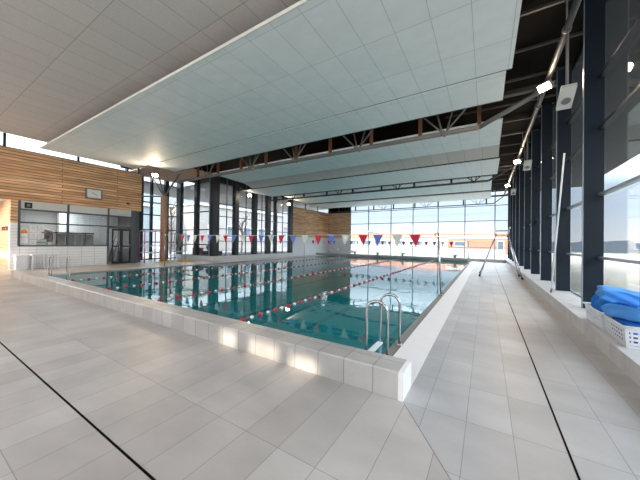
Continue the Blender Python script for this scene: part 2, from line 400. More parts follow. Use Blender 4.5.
# ------------------------------------------------------------------ office block on the left
XO = -20.3
w = MB(); w.box(XO - .3, XO, -8, 9.4, 1.92, 4.5); struct('wall_office_wood', w, M['wood_l'])
w = MB(); w.box(XO - .28, XO + .004, 3.38, 3.68, .78, 1.92); struct('wall_office_wood_strip', w, M['wood_l'])
w = MB(); w.box(XO - .28, XO, 3.38, 3.68, FZ, .78); w.box(XO - .28, XO, 3.68, 7.52, FZ, -.40); struct('wall_office_tile', w, M['wtile'])
w = MB(); w.box(-27, XO - .28, 3.38, 3.6, FZ, 1.95); struct('wall_corridor', w, M['wood_beige'])
w = MB(); w.box(-27, XO - .3, -8, 9.4, 1.95, 2.1); struct('ceiling_corridor', w, M['wpaint'])
w = MB(); w.box(-27.2, -27, -8, 9.5, FZ, 2.1); w.box(-24.6, -24.4, 3.6, 9.2, FZ, 1.95); struct('wall_office_back', w, M['offwhite'])
w = MB(); w.box(-27, XO - .28, 9.15, 9.4, FZ, 2.1); w.box(-27, XO - .32, 9.15, 9.4, 2.1, 4.5); struct('wall_office_end', w, M['grey'])
w = MB(); w.box(-27.2, XO - .3, -8, 9.4, 4.3, 4.48); struct('ceiling_office_roof', w, M['roof'])
r = struct('window_7', MB().box(XO - .12, XO + .03, 3.66, 7.56, -.44, -.37), M['frame'])
for y in (3.68, 5.58, 7.5): obj('mullion', MB().box(XO - .1, XO + .03, y - .045, y + .045, -.4 if y < 7 else FZ, 1.92), M['frame'], r)
for z in (1.47, .80): obj('transom', MB().box(XO - .1, XO + .025, 3.68, 8.8, z - .04, z + .04), M['frame'], r)
obj('glass_pane', MB().box(XO - .04, XO - .03, 3.68, 7.5, -.38, 1.46), M['glass_in'], r)
obj('top_panel', MB().box(XO - .05, XO - .01, 3.72, 8.8, 1.51, 1.92), M['offwhite'], r)
# door with two glazed leaves
r = struct('door_1', MB().box(XO - .1, XO + .03, 8.78, 9.14, FZ, 1.92).box(XO - .1, XO + .03, 7.5, 8.8, .68, .76), M['frame'])
for (y0, y1) in ((7.72, 8.22), (8.24, 8.76)):
    lf = MB()
    for a in ((y0, y0 + .07, FZ + .02, .66), (y1 - .07, y1, FZ + .02, .66), (y0 + .07, y1 - .07, FZ + .02, FZ + .14), (y0 + .07, y1 - .07, .56, .66), (y0 + .07, y1 - .07, -.5, -.43)):
        lf.box(XO - .06, XO, a[0], a[1], a[2], a[3])
    L = obj('door_leaf', lf, M['black'], r)
    obj('door_glass', MB().box(XO - .035, XO - .028, y0 + .07, y1 - .07, FZ + .14, .56), M['glass_in'], L)
    obj('door_handle', MB().tube([(XO + .0, y1 - .1, -.75), (XO + .05, y1 - .1, -.75), (XO + .05, y1 - .1, -.35), (XO + .0, y1 - .1, -.35)], .012), M['chrome'], L)
# clerestory above the wood
r = struct('window_8', MB().box(XO - .2, XO - .05, -8, 9.4, 4.5, 4.55), M['transom'])
for y in (3.15, 6.0, 9.2, .2, -3): obj('mullion', MB().box(XO - .16, XO - .04, y - .05, y + .05, 4.5, 5.38), M['fin_dark'], r)
obj('glass_pane', MB().box(XO - .12, XO - .11, -8, 9.4, 4.5, 5.38), M['glass'], r)

# ------------------------------------------------------------------ roof, back wall
w = MB(); w.box(XO - .4, 7.5, -8.2, 9.4, 5.4, 5.6); w.box(-23.6, 7.5, 9.4, 33.2, 5.4, 5.6); struct('ceiling', w, M['roof'])
w = MB(); w.box(-29, -23.32, 9.55, 33.2, 4.6, 4.7); struct('ceiling_eaves_left', w, M['soffit'])
w = MB(); w.box(-23.3, -18.55, 13.85, 33.2, 4.6, 4.7); struct('ceiling_bay_soffit', w, M['soffit'])
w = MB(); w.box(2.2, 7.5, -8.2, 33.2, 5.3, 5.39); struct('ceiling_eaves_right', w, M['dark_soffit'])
w = MB(); w.box(-23, -17.4, 9.42, 13.4, 4.95, 5.0); struct('ceiling_corner_wood', w, M['soffit_wood'])
# back wall (behind the viewpoint) with three openings added to throw sun patches on the curb
BY = -8.0; EL = math.radians(13); AZ = 0.10
def hole(xc, zc, hw, hh):   # where the ray that reaches the curb crosses the back wall
    dy = 2.77 - BY
    return (xc - dy * math.tan(AZ), zc + dy * math.tan(EL) / math.cos(AZ), hw, hh)
H = [hole(-3.32, FZ + .12, .17, .11), hole(-2.60, FZ + .10, .27, .12), hole(-1.93, FZ + .05, .21, .11)]
w = MB(); xs = [-27]; zc0 = H[0][1]
for (x, z, hw, hh) in H: xs += [x - hw, x + hw]
xs.append(WALLX); xs_sorted = xs
zlo = min(h[1] - h[3] for h in H); zhi = max(h[1] + h[3] for h in H)
w.box(-27, WALLX, BY - .05, BY, FZ, zlo); w.box(-27, WALLX, BY - .05, BY, zhi, 1.5); w.box(-27, WALLX, BY - .05, BY, 5.25, 5.4)
for i in range(0, len(xs), 2): w.box(xs[i], xs[i + 1], BY - .05, BY, zlo, zhi)
for (x, z, hw, hh) in H:
    w.box(x - hw, x + hw, BY - .05, BY, zlo, z - hh); w.box(x - hw, x + hw, BY - .05, BY, z + hh, zhi)
struct('wall_back', w, M['wpaint'])
r = struct('window_added', MB().box(-27, WALLX, BY - .06, BY + .02, 1.5, 1.56), M['transom'])      # unseen translucent band added to brighten the hall
obj('added_light_panel', MB().add([(-20.3, BY - .02, 1.56), (WALLX, BY - .02, 1.56), (WALLX, BY - .02, 5.25), (-20.3, BY - .02, 5.25)], [(0, 1, 2, 3)]), M['poly'], r)
for x in range(-20, 2, 2): obj('mullion', MB().box(x - .03, x + .03, BY - .06, BY + .02, 1.56, 5.25), M['transom'], r)

# ------------------------------------------------------------------ purlins (one thing each)
pur = None
for i, y in enumerate([6.2, 7.67, 9.1, 10.65, 12.4, 14.1, 15.8, 17.5, 19.2, 21.4, 23.1, 24.8, 26.5, 28.2]):
    if pur is None:
        pur = single('roof_purlin', MB().box(-1.5, 2.05, -.03, .03, -.03, .03), M['purlin'], 'thin grey purlin crossing the dark roof strip beside the right glass wall', 'roof beam', (0, y, 5.3), 'roof purlins above the right deck'); o = pur
        # mesh was built around 0: put it back in local coordinates
        for v in o.data.vertices: v.co += Vector((0, y, 5.3))
    else:
        o = pur.copy(); COL.objects.link(o)
    o.location = (0, y, 5.3)
# service pipe along the right roof edge
p = thing('service_pipe', 'long grey steel pipe running under the roof beside the right glass wall', 'pipe', (1.45, 4, 4.66))
obj('pipe_run', MB().tube([(1.45, -6, 4.72), (1.45, 9, 4.66), (1.45, 31.8, 4.75)], .065, 12), M['dsteel'], p)
for y in (7.7, 11.5, 16, 20.5, 25, 29): obj('clamp', MB().tube([(1.45, y - .03, 4.66 + .003 * max(0, y - 9)), (1.45, y + .03, 4.66 + .003 * max(0, y - 9))], .085, 12).bar((1.45, y, 4.72), (1.45, y, 5.38), .03), M['steel'], p)

# ------------------------------------------------------------------ ceiling baffles
def baffle(prof, x0, x1, mat, label, th=.05, trim=False, joint=True):
    """prof: list of (y,z) of the underside from near to far"""
    loc = ((x0 + x1) / 2, prof[0][0], prof[0][1])
    t = thing('ceiling_baffle', label, 'ceiling panel', loc)
    poly = list(prof) + [(y, z + th) for y, z in prof[::-1]]
    obj('panel', MB().prism(poly, 'X', x0, x1), mat, t, org=(0, 0, 0)).location = [-a for a in loc]
    if trim:
        y, z = prof[0]; obj('edge_trim', MB().box(x0 - .02, x1 + .02, y - .03, y - .002, z - .006, z + th + .02), M['trim'], t)
    if joint:
        y, z = prof[-1]; obj('back_joint', MB().box(x0, x1, y + .002, y + .05, z - .006, z + th + .02), M['baffle_dark'], t)
    return t
def arc(y0, z0, y1, z1, sag, n=8): return [(y0 + (y1 - y0) * i / n, z0 + (z1 - z0) * i / n + sag * math.sin(PI * i / n)) for i in range(n + 1)]
baffle([(-7.9, 4.92), (4.6, 4.92)], -19.3, .62, M['ceil_tex'], 'rough textured beige grey ceiling panel at upper left, nearest the viewer', joint=False)
baffle([(4.05, 4.4), (8.2, 4.4)], -18.7, .52, M['baffle'], 'largest smooth pale blue ceiling panel with visible tile grid, nearest of the smooth ones', trim=True)
baffle([(8.22, 4.385), (9.85, 4.385)], -17.0, .40, M['baffle'], 'narrow white ceiling panel just before the nearest truss')
bt = baffle([(11.22, 4.32), (13.75, 4.24)], -15.2, .46, M['baffle'], 'pale ceiling panel directly behind the nearest truss, bent strip at far edge with shade put into its colour', joint=False)
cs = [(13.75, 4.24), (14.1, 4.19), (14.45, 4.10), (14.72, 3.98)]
obj('painted_shade_strip', MB().prism(cs + [(y, z + .05) for y, z in cs[::-1]], 'X', -15.2, .46), M['ceil_tex'], bt, label='bent strip with shade put into its colour')  # shade of the far bend put into colour by a greyer tile material
bt = baffle([(14.86, 4.02), (18.8, 4.10)], -16.8, .52, M['baffle'], 'pale ceiling panel whose far edge meets the middle truss')
obj('front_joint', MB().box(-16.8, .52, 14.74, 14.848, 3.95, 4.08), M['baffle_dark'], bt)
baffle([(20.5, 4.36), (24.3, 4.12)], -16.8, .30, M['baffle'], 'pale ceiling panel just behind the middle truss')
baffle([(24.7, 4.05), (29.0, 4.16)], -16.8, .33, M['baffle'], 'farthest pale ceiling panel beside the end window')

# ------------------------------------------------------------------ trusses
def truss(Y, zb, zt, x0, xb, posts, nodes, label, r, postmat, sm='steel'):
    t = thing('roof_truss', label, 'roof truss', (x0, Y, zb))
    obj('bottom_chord', MB().tube([(x0, Y - .09, zb), (xb, Y - .09, zb)], r, 10).tube([(x0, Y + .09, zb), (xb, Y + .09, zb)], r, 10), M[sm], t)
    obj('end_strut', MB().tube([(xb, Y - .09, zb), (1.78, Y - .09, zb + .95)], r * .9, 10).tube([(xb, Y + .09, zb), (1.78, Y + .09, zb + .95)], r * .9, 10), M[sm], t)
    obj('top_chord', MB().box(x0 - .2, 2.1, Y - .1, Y + .1, zt, zt + .14), M['purlin'], t)
    for x in posts: obj('vertical_post', MB().box(x - .06, x + .06, Y - .06, Y + .06, zb, zt), postmat, t)
    for x in nodes:
        obj('node_joint', MB().tube([(x, Y - .16, zb), (x, Y + .16, zb)], r * 1.35, 10), M[sm], t)
        for dx, dy in ((-.85, -.1), (.85, -.1), (-.28, .1), (.28, .1)):
            obj('diagonal_brace', MB().tube([(x + .06 * (1 if dx > 0 else -1), Y + dy * .5, zb + .03), (x + dx, Y + dy, zt)], r * .55, 8), M[sm], t)
    return t
def Xat(us, Y):   # photo columns to places along a truss
    return [Y * (((u - 320) / 270 * .852) - .524) / (((u - 320) / 270 * .524) + .852) for u in us]
truss(11.0, 4.11, 4.98, -18.8, -.24, Xat((197, 217, 240, 265, 295, 329, 370, 419, 478), 11), Xat((207, 250, 294, 357, 443), 11), 'nearest grey roof truss with brown upright posts, left end on the wooden column', .055, M['rust'])
truss(19.9, 3.97, 4.75, -18.0, .1, [-16.4, -14, -11.6, -9.2, -6.8, -4.4, -2.0], [-15.2, -10.4, -5.6, -.7], 'middle grey roof truss spanning the pool', .05, M['dsteel'], 'dsteel')
truss(31.2, 3.95, 4.6, -18.0, .6, [-16.4, -14, -11.6, -9.2, -6.8, -4.4, -2.0, 0], [-15.2, -10.4, -5.6, -.7], 'farthest slender truss in front of the end window', .035, M['dsteel'], 'dsteel')

# ------------------------------------------------------------------ wooden column
t = thing('wooden_column', 'round brown wooden column with forked steel struts beside the pool', 'column', (-20.4, 11.0, FZ))
obj('shaft', MB().lathe([(.22, FZ), (.235, FZ + .02), (.235, 3.1), (.21, 3.25)], (-20.4, 11.0, 0), n=20), M['column'], t)
obj('base_ring', MB().lathe([(.26, FZ), (.26, FZ + .04), (.22, FZ + .06)], (-20.4, 11.0, 0), n=20), M['steel'], t)
for q in ((-21.6, 10.6, 4.9), (-19.0, 10.9, 4.15), (-19.5, 11.6, 4.9), (-19.9, 10.2, 4.9)): obj('fork_strut', MB().tube([(-20.4, 11.0, 3.18), q], .055, 8), M['steel'], t)
obj('cap_plate', MB().tube([(-22.6, 10.3, 3.3), (-20.4, 11.0, 3.22)], .05, 8), M['steel'], t)

# ------------------------------------------------------------------ flood lights
def flood(name_label, loc, aim, group=None):
    t = thing('flood_light', name_label, 'floodlight', loc, group)
    x, y, z = loc
    d = Vector(aim).normalized()
    rot = d.to_track_quat('-Z', 'Y').to_matrix()
    def tr(mb):
        mb.v = [tuple(rot @ Vector(v) + Vector(loc)) for v in mb.v]; return mb
    obj('housing', tr(MB().bevbox(-.17, .17, -.11, .11, 0, .09, .012)), M['steel'], t)
    obj('lamp_glass', tr(MB().box(-.15, .15, -.09, .09, -.012, -.001)), M['lamp'], t)
    obj('bracket', tr(MB().tube([(-.19, 0, .03), (-.19, 0, .2), (.19, 0, .2), (.19, 0, .03)], .012, 6)), M['steel'], t)
    return t
def light(kind, loc, energy, color, size=.3, aim=None, spot=None):
    L = bpy.data.lights.new('lamp_' + kind, kind.upper()); L.energy = energy; L.color = color
    if kind == 'area': L.size = size; L.shape = 'DISK'
    elif kind in ('point', 'spot'): L.shadow_soft_size = size
    if spot: L.spot_size = spot; L.spot_blend = .6
    o = bpy.data.objects.new('lamp_' + kind, L); COL.objects.link(o); o.location = loc
    if aim: o.rotation_euler = Vector(aim).to_track_quat('-Z', 'Y').to_euler()
    return o
WARM = (1, .80, .58)
FL = [((1.36, 9.7, 4.42), (-.5, -.55, -.6), 'near floodlight on the right roof pipe, beside the white speaker'),
      ((1.36, 17.5, 4.36), (-.5, -.55, -.6), 'second floodlight along the right roof pipe, farther down the deck'),
      ((1.36, 25.1, 4.5), (-.5, -.55, -.6), 'farthest floodlight on the right roof pipe'),
      ((-17.3, 8.74, 3.95), (.6, -.6, -.5), 'glowing floodlight at the top of the wooden column'),
      ((-17.75, 16.95, 4.0), (.6, -.5, -.45), 'glowing floodlight above the middle of the left glazing'),
      ((-17.75, 22.5, 3.92), (.6, -.5, -.45), 'glowing floodlight at the corner of the far wood cladding')]
FL_ARM = {9.7: (1.45, 9.7, 4.62), 17.5: (1.45, 17.5, 4.62), 25.1: (1.45, 25.1, 4.66), 8.74: (-17.3, 8.74, 5.4), 16.95: (-17.75, 16.95, 5.4), 22.5: (-17.75, 22.5, 5.4)}
for loc, aim, lab in FL:
    flood(lab, loc, aim)
    a = Vector(aim).normalized()
    light('area', Vector(loc) + a * .05, 24 if loc[0] > 0 else 30, WARM, .3, aim)
    q = FL_ARM[loc[1]]; o_ = [c_ for c_ in COL.objects if c_.name.startswith('flood_light') and tuple(c_.get('_o', (0, 0, 0))) == tuple(loc) and c_.type == 'EMPTY'][0]
    obj('support_arm', MB().tube([(loc[0], loc[1], loc[2] + .1), q], .022, 8), M['steel'], o_)

for (x, y, z, e_, lb) in ((-22.0, 1.2, 1.94, 170, 'round lamp added to warm the corridor opening by the plank wall'), (-22.0, -3.2, 1.94, 170, 'round lamp added deeper in the corridor opening to warm the left deck'), (-22.2, 5.6, 1.94, 25, 'round lamp added to brighten the office')):
    t = thing('added_lamp', lb, 'added lamp', (x, y, z))  # lamps added to brighten the left deck and the office
    obj('shade_ring', MB().lathe([(.3, 0), (.32, -.03), (.30, -.06), (.27, -.06)], (x, y, z), n=24), M['white'], t)
    obj('diffuser', MB().lathe([(.26, -.062), (.2, -.07), (.05, -.075)], (x, y, z), n=24), M['lamp2'], t)
    light('area', (x, y, z - .09), e_, (1, .82, .66) if y < 3 else (.95, .98, 1), .5, (.35 if y < 3 else 0, 0, -1))
# ------------------------------------------------------------------ speakers on rods
def speaker(y, zt, zb, label):
    x = 1.5
    t = thing('ceiling_speaker', label, 'speaker', (x, y, zb))
    obj('hanger_rod', MB().tube([(x - .03, y, 4.66), (x - .03, y, zt)], .028, 8), M['steel'], t)
    # flat board hanging face down, its far end lower
    x0, x1 = x - .13, x + .13
    L = .5; dz = zt - zb; n = Vector((0, -dz, -L)).normalized() * .09
    body = MB().hexa([(x0, y, zt), (x1, y, zt), (x1, y + L, zb), (x0, y + L, zb), (x0, y + n.y, zt + n.z), (x1, y + n.y, zt + n.z), (x1, y + L + n.y, zb + n.z), (x0, y + L + n.y, zb + n.z)])
    obj('housing', body, M['offwhite'], t)
    mid = Vector((x, y + L * .6, zt - dz * .62)) + n * 1.0
    g = MB(); g.lathe([(.085, 0), (.085, .012), (.07, .02), (.04, .016), (.015, .012)], (0, 0, 0), 'Z', 20)
    rot = n.to_track_quat('Z', 'Y').to_matrix()
    g.v = [tuple(rot @ Vector(v) + mid) for v in g.v]
    obj('speaker_cone', g, M['grey'], t)
speaker(7.75, 3.48, 3.2, 'nearest flat grey white speaker hanging on a rod by the glass wall')
speaker(14.4, 3.6, 3.34, 'middle hanging speaker on the right side')
speaker(21.4, 3.6, 3.34, 'farthest small hanging speaker on the right side')

# ------------------------------------------------------------------ lane ropes
fm = {}
for nm, mt in (('r', M['red']), ('w', M['white'])):
    fm[nm] = mesh('float', MB().lathe([(.012, -.042), (.036, -.038), (.046, -.015), (.046, .015), (.036, .038), (.012, .042)], (0, 0, 0), 'Y', 10), mt)
labs = ['lane rope with red and white floats, nearest to the chrome ladder', 'second lane rope from the right deck', 'third lane rope from the right deck, next to the farthest one', 'lane rope farthest from the right deck, nearest the glazed bay']
for x, lb in zip((-4.25, -7.42, -10.5, -13.65), labs):
    t = thing('lane_rope', lb, 'lane rope', (x, PY0, WZ), 'lane ropes across the pool')
    obj('cable', MB().tube([(x, PY0 + .005, WZ + .05), (x, PY0 + .25, WZ + .012), (x, PY1 - .25, WZ + .012), (x, PY1 - .005, WZ + .05)], .007, 6), M['steel'], t)
    for i in range(98):
        o = link('float', fm['r' if i % 2 == 0 else 'w']); o.parent = t; o.scale = (1, 1, 1) if i % 2 == 0 else (.72, .9, .72)
        o.location = (0, .32 + i * .2505, .018)

# ------------------------------------------------------------------ pennant lines and poles
def flags(Y, zc, xs, x0, x1, label, w=.36, h=.40):
    t = thing('pennant_line', label, 'bunting', (x1, Y, zc))
    obj('cord', MB().tube([(x0, Y, zc + .02), ((x0 + x1) / 2, Y, zc - .02), (x1, Y, zc + .02)], .008, 6), M['white'], t)
    k = 0
    for x in xs:
        m = ('redc', 'bluec', 'whitec')[k % 3]; k += 1
        tw = R.uniform(-.05, .05)
        P = [(x - w / 2, Y, zc), (x + w / 2, Y, zc), (x + tw, Y + R.uniform(-.05, .05), zc - h)]
        q = [(a[0], a[1] + .004, a[2]) for a in P]
        obj('pennant', MB().add(P + q, [(0, 1, 2), (3, 5, 4), (0, 1, 4, 3), (1, 2, 5, 4), (2, 0, 3, 5)]), M[m], t)
NX = [-14.88, -14.31, -13.72, -13.06, -12.42, -11.77, -11.2, -10.57, -9.97, -9.4, -8.77, -8.16, -7.56, -6.94, -6.32, -5.69, -5.08, -4.46, -3.78, -3.22, -2.54, -1.97]
flags(9.1, .27, NX, -16.75, -1.22, 'nearer line of red, blue and white pennants over the pool')
flags(24.0, .12, [-15.6 + .63 * i for i in range(22)], -16.75, -1.22, 'farther line of small pennants near the end of the pool', .32, .40)
def pole(x, Y, zt, label, lean=0):
    t = thing('pennant_pole', label, 'pole', (x, Y, FZ))
    obj('tube', MB().tube([(x, Y, FZ), (x - lean, Y, zt)], .028, 8), M['chrome'], t)
    obj('floor_socket', MB().lathe([(.06, FZ), (.06, FZ + .015), (.035, FZ + .03)], (x, Y, 0), n=12), M['chrome'], t)
    obj('cord_hook', MB().tube([(x - lean, Y, zt - .02), (x - lean - .09, Y, zt - .02), (x - lean - .09, Y, zt - .12)], .02, 6), M['grey'], t)
pole(-1.17, 9.1, .34, 'leaning chrome pole of the nearer pennants at the right pool edge', .1)
pole(-16.75, 9.1, .34, 'chrome pennant pole standing left of the pool near the wooden column')
pole(-1.17, 24, .2, 'far chrome pennant pole at the right pool edge')
pole(-16.75, 24, .2, 'far chrome pennant pole left of the pool')

# ------------------------------------------------------------------ pool ladders
def ladder(xo, xi, ya, yb, label, ax='X'):
    """xo deck foot, xi water side; ya, yb the two rails"""
    t = thing('pool_ladder', label, 'pool ladder', (xo, ya, FZ))
    r = abs(xi - xo) / 2; xm = (xo + xi) / 2; sg = 1 if xo > xi else -1; zt = -.83
    for y in (ya, yb):
        pts = [(xo, FZ - .02), (xo, zt - r)] + [(xm + sg * r * math.cos(a), zt - r + r * math.sin(a)) for a in [PI * i / 12 for i in range(1, 12)]] + [(xi, zt - r), (xi, FZ - .5), (xi - sg * .0, FZ - 1.3)]
        pts = [(u, y, z) if ax == 'X' else (y, u, z) for u, z in pts]
        obj('handrail', MB().tube(pts, .021, 12), M['chrome'], t)
        f0 = (xo, y) if ax == 'X' else (y, xo)
        obj('foot_flange', MB().lathe([(.05, FZ - .012), (.05, FZ + .012), (.03, FZ + .02)], (f0[0], f0[1], 0), n=14), M['chrome'], t)
    for z in (FZ - .03, FZ - .33, FZ - .63, FZ - .93):
        if ax == 'X': s = MB().bevbox(xi - .045, xi + .045, ya, yb, z - .012, z + .012, .005)
        else: s = MB().bevbox(ya, yb, xi - .045, xi + .045, z - .012, z + .012, .005)
        obj('step', s, M['white'], t)
ladder(-1.15, -1.46, 3.68, 4.3, 'large chrome pool ladder with two arched handrails in the near right corner')
ladder(-16.62, -16.28, 3.95, 4.55, 'small chrome pool ladder at the far left pool corner by the white bench')
ladder(-14.3, -13.7, 0, 0, 'x') if False else None
t = ladder(28.65, 28.1, -14.9, -14.4, 'tiny chrome ladder at the far end below the wood cladding', 'Y')

# ------------------------------------------------------------------ starting blocks
for x, lb in zip((-12.8, -10.1, -7.4, -2.5), ('leftmost starting block on the far curb', 'second starting block from the left on the far curb', 'third starting block from the left on the far curb', 'rightmost starting block on the far curb, near the leaning pole')):
    z = FZ + .25
    t = thing('starting_block', lb, 'starting block', (x, 28.5, z))
    obj('pedestal', MB().bevbox(x - .09, x + .09, 28.4, 28.6, z, z + .28, .01), M['grey'], t)
    obj('platform', MB().hexa([(x - .3, 28.2, z + .25), (x + .3, 28.2, z + .25), (x + .3, 28.7, z + .31), (x - .3, 28.7, z + .31), (x - .3, 28.2, z + .31), (x + .3, 28.2, z + .31), (x + .3, 28.7, z + .37), (x - .3, 28.7, z + .37)]), M['offwhite'], t)
    obj('grip_bar', MB().tube([(x - .2, 28.22, z + .24), (x - .2, 28.1, z + .12), (x + .2, 28.1, z + .12), (x + .2, 28.22, z + .24)], .015, 6), M['chrome'], t)

# ------------------------------------------------------------------ lifeguard stand
t = thing('lifeguard_stand', 'tall thin splayed metal lifeguard stand on the right deck', 'lifeguard stand', (.6, 16, FZ))
A = [(.42, 16.0), (.42, 16.8), (.92, 16.0), (.92, 16.8)]
B = [(-.26, 15.6), (-.26, 17.2), (1.42, 15.3), (1.42, 16.7)]
ZS = .42
for (a, bq) in zip(A, B):
    obj('leg', MB().tube([(bq[0], bq[1], FZ + .02), (a[0], a[1], ZS)], .028, 8), M['chrome'], t)
    obj('rubber_foot', MB().lathe([(.045, FZ), (.045, FZ + .05), (.035, FZ + .09)], (bq[0], bq[1], 0), n=10), M['black'], t)
obj('seat_frame', MB().tube([(.42, 16, ZS), (.92, 16, ZS), (.92, 16.8, ZS), (.42, 16.8, ZS), (.42, 16, ZS)], .025, 8), M['chrome'], t)
obj('seat', MB().bevbox(.45, .9, 16.03, 16.77, ZS - .02, ZS + .015, .008), M['offwhite'], t)
obj('guard_rail', MB().tube([(.42, 16, ZS), (.42, 16, ZS + .26), (.92, 16, ZS + .26), (.92, 16.8, ZS + .26), (.42, 16.8, ZS + .26), (.42, 16, ZS + .26)], .02, 8), M['chrome'], t)
obj('backrest', MB().tube([(.92, 16.05, ZS), (1.0, 16.05, ZS + .42), (1.0, 16.75, ZS + .42), (.92, 16.75, ZS)], .02, 8), M['chrome'], t)
# telescopic hook leaning on the glass wall
t = thing('rescue_pole', 'long white pole leaning against a dark fin of the glass wall', 'pole', (1.58, 10.4, LZ))
obj('shaft', MB().tube([(1.60, 10.1, LZ), (1.74, 9.4, 2.42)], .02, 8), M['white'], t)
obj('grip', MB().tube([(1.60, 10.1, LZ), (1.61, 10.05, LZ + .12)], .026, 8), M['grey'], t)

# ------------------------------------------------------------------ laundry baskets with blue bags
def basket(x0, x1, y0, y1, label):
    z0, z1 = LZ, LZ + .29; xc, yc = (x0 + x1) / 2, (y0 + y1) / 2; fl_ = .035
    t = thing('laundry_basket', label, 'basket', (xc, yc, z0))
    def c(u, v, k):   # inset at the bottom
        e = fl_ * (1 - k); z = z0 + (z1 - z0) * k
        return (x0 + e + (x1 - x0 - 2 * e) * u, y0 + e + (y1 - y0 - 2 * e) * v, z)
    def wall(n, P):
        mb = MB(); th = .006; rows = 5
        us = []; s = 1 / n
        # solid lattice: vertical ribs and horizontal ribs between square holes
        for i in range(n + 1):
            a, b_ = i * s - .17 * s, i * s + .17 * s
            if i == 0: a, b_ = 0, .6 * s
            if i == n: a, b_ = 1 - .6 * s, 1
            mb.hexa([P(a, .0, 0), P(b_, .0, 0), P(b_, .0, 1), P(a, .0, 1), P(a, 1, 0), P(b_, 1, 0), P(b_, 1, 1), P(a, 1, 1)])
        for j in range(rows + 1):
            k = j / rows; k0, k1 = max(0, k - .05), min(1, k + .05)
            if j == rows: k0 = .86
            if j == 0: k1 = .1
            mb.hexa([P(0, k0, 0), P(1, k0, 0), P(1, k0, 1), P(0, k0, 1), P(0, k1, 0), P(1, k1, 0), P(1, k1, 1), P(0, k1, 1)])
        return mb
    th = .005
    def off(p, d): return (p[0] + d[0] * th, p[1] + d[1] * th, p[2])
    nl = 9 if (y1 - y0) > .7 else 8
    obj('side_wall', wall(nl, lambda u, k, o: off(c(0, u, k), (o, 0))), M['white'], t)
    obj('side_wall', wall(nl, lambda u, k, o: off(c(1, u, k), (-o, 0))), M['white'], t)
    obj('end_wall', wall(6, lambda u, k, o: off(c(u, 0, k), (0, o))), M['white'], t)
    obj('end_wall', wall(6, lambda u, k, o: off(c(u, 1, k), (0, -o))), M['white'], t)
    obj('bottom', MB().box(x0 + fl_, x1 - fl_, y0 + fl_, y1 - fl_, z0, z0 + .008), M['white'], t)
    e = .012
    obj('rim', MB().tube([(x0 - e, y0 - e, z1), (x1 + e, y0 - e, z1), (x1 + e, y1 + e, z1), (x0 - e, y1 + e, z1), (x0 - e, y0 - e, z1)], .013, 8), M['white'], t)
basket(1.58, 2.0, 5.22, 5.96, 'nearer white perforated plastic basket on the ledge')
basket(1.58, 2.0, 6.06, 6.92, 'white perforated plastic basket farther along the ledge, beside the dark fin')
def bag(loc, size, rot, mat, label, seed, fold=0):
    bm = bmesh.new(); bmesh.ops.create_cube(bm, size=1); bmesh.ops.subdivide_edges(bm, edges=bm.edges[:], cuts=9, use_grid_fill=True)
    rr = random.Random(seed); ph = [rr.uniform(0, 6) for _ in range(6)]
    for v in bm.verts:
        p = v.co.copy(); q = p.normalized() * .55; k = .35
        p = p.lerp(q, .22)
        p.z += .07 * math.sin(6 * p.x + ph[0]) * math.cos(5 * p.y + ph[1]) + .09 * abs(math.sin(9 * p.y + ph[2] + 5 * p.x)) + .05 * abs(math.sin(14 * p.x + 9 * p.y + ph[5]))
        p.x += .035 * math.sin(9 * p.z + ph[3] + 7 * p.y); p.y += .035 * math.sin(8 * p.x + ph[4] + 9 * p.z)
        if fold: p.z += .5 * abs(p.x) * (1 if p.z > 0 else .3); 
        v.co = Vector((p.x * size[0], p.y * size[1], p.z * size[2]))
    me = bpy.data.meshes.new('folded_bag'); bm.to_mesh(me); bm.free(); me.materials.append(mat)
    o = link('folded_bag', me); o.location = loc; o.rotation_euler = rot; o['label'] = label; o['category'] = 'bag'; o['group'] = 'blue folded bags in the baskets'
    smooth_mod(o, 1)
bag((1.80, 6.30, LZ + .32), (.36, .40, .26), (0, .05, .2), M['blue'], 'dark blue bundle at the bottom of the stack in the farther basket', 1)
bag((1.78, 6.70, LZ + .35), (.24, .24, .30), (.3, .1, .6), M['blue'], 'small round dark blue bundle against the fin in the farther basket', 2)
bag((1.83, 6.28, LZ + .545), (.46, .50, .19), (.05, .12, -.1), M['blue2'], 'lighter blue folded bag topmost of the stack in the farther basket', 3)
bag((1.79, 5.60, LZ + .15), (.32, .58, .28), (0, 0, 0), M['blue'], 'blue bundle filling the inside of the nearer basket', 4)
bag((1.84, 5.58, LZ + .37), (.50, .66, .16), (-.12, .1, .3), M['blue2'], 'wide blue folded bag lying on top of the nearer basket', 5, 1)

# ------------------------------------------------------------------ wall clock, sign, spot, letters
t = thing('wall_clock', 'rectangular white wall clock on the wood cladding', 'clock', (XO, 6.72, 2.4))
y0, y1, z0, z1 = 6.32, 7.12, 2.42, 3.02
fr = MB()
for a in ((y0, y1, z0, z0 + .05), (y0, y1, z1 - .05, z1), (y0, y0 + .05, z0 + .05, z1 - .05), (y1 - .05, y1, z0 + .05, z1 - .05)): fr.box(XO + .002, XO + .12, *a)
obj('frame', fr, M['grey'], t)
obj('dial', MB().box(XO + .002, XO + .08, y0 + .05, y1 - .05, z0 + .05, z1 - .05), M['paper'], t)
for k in range(12):
    a = k * PI / 6; obj('hour_mark', MB().bar((XO + .085, 6.72 + .18 * math.sin(a), 2.72 + .18 * math.cos(a)), (XO + .085, 6.72 + .22 * math.sin(a), 2.72 + .22 * math.cos(a)), .014, .006), M['black'], t)
obj('hour_hand', MB().bar((XO + .092, 6.72, 2.72), (XO + .092, 6.62, 2.80), .03, .01), M['black'], t)
obj('minute_hand', MB().bar((XO + .10, 6.66, 2.75), (XO + .10, 6.92, 2.60), .022, .01), M['black'], t)
t = thing('square_sign', 'small square black sign on the white panel over the office window', 'sign', (XO, 4.0, 1.55))
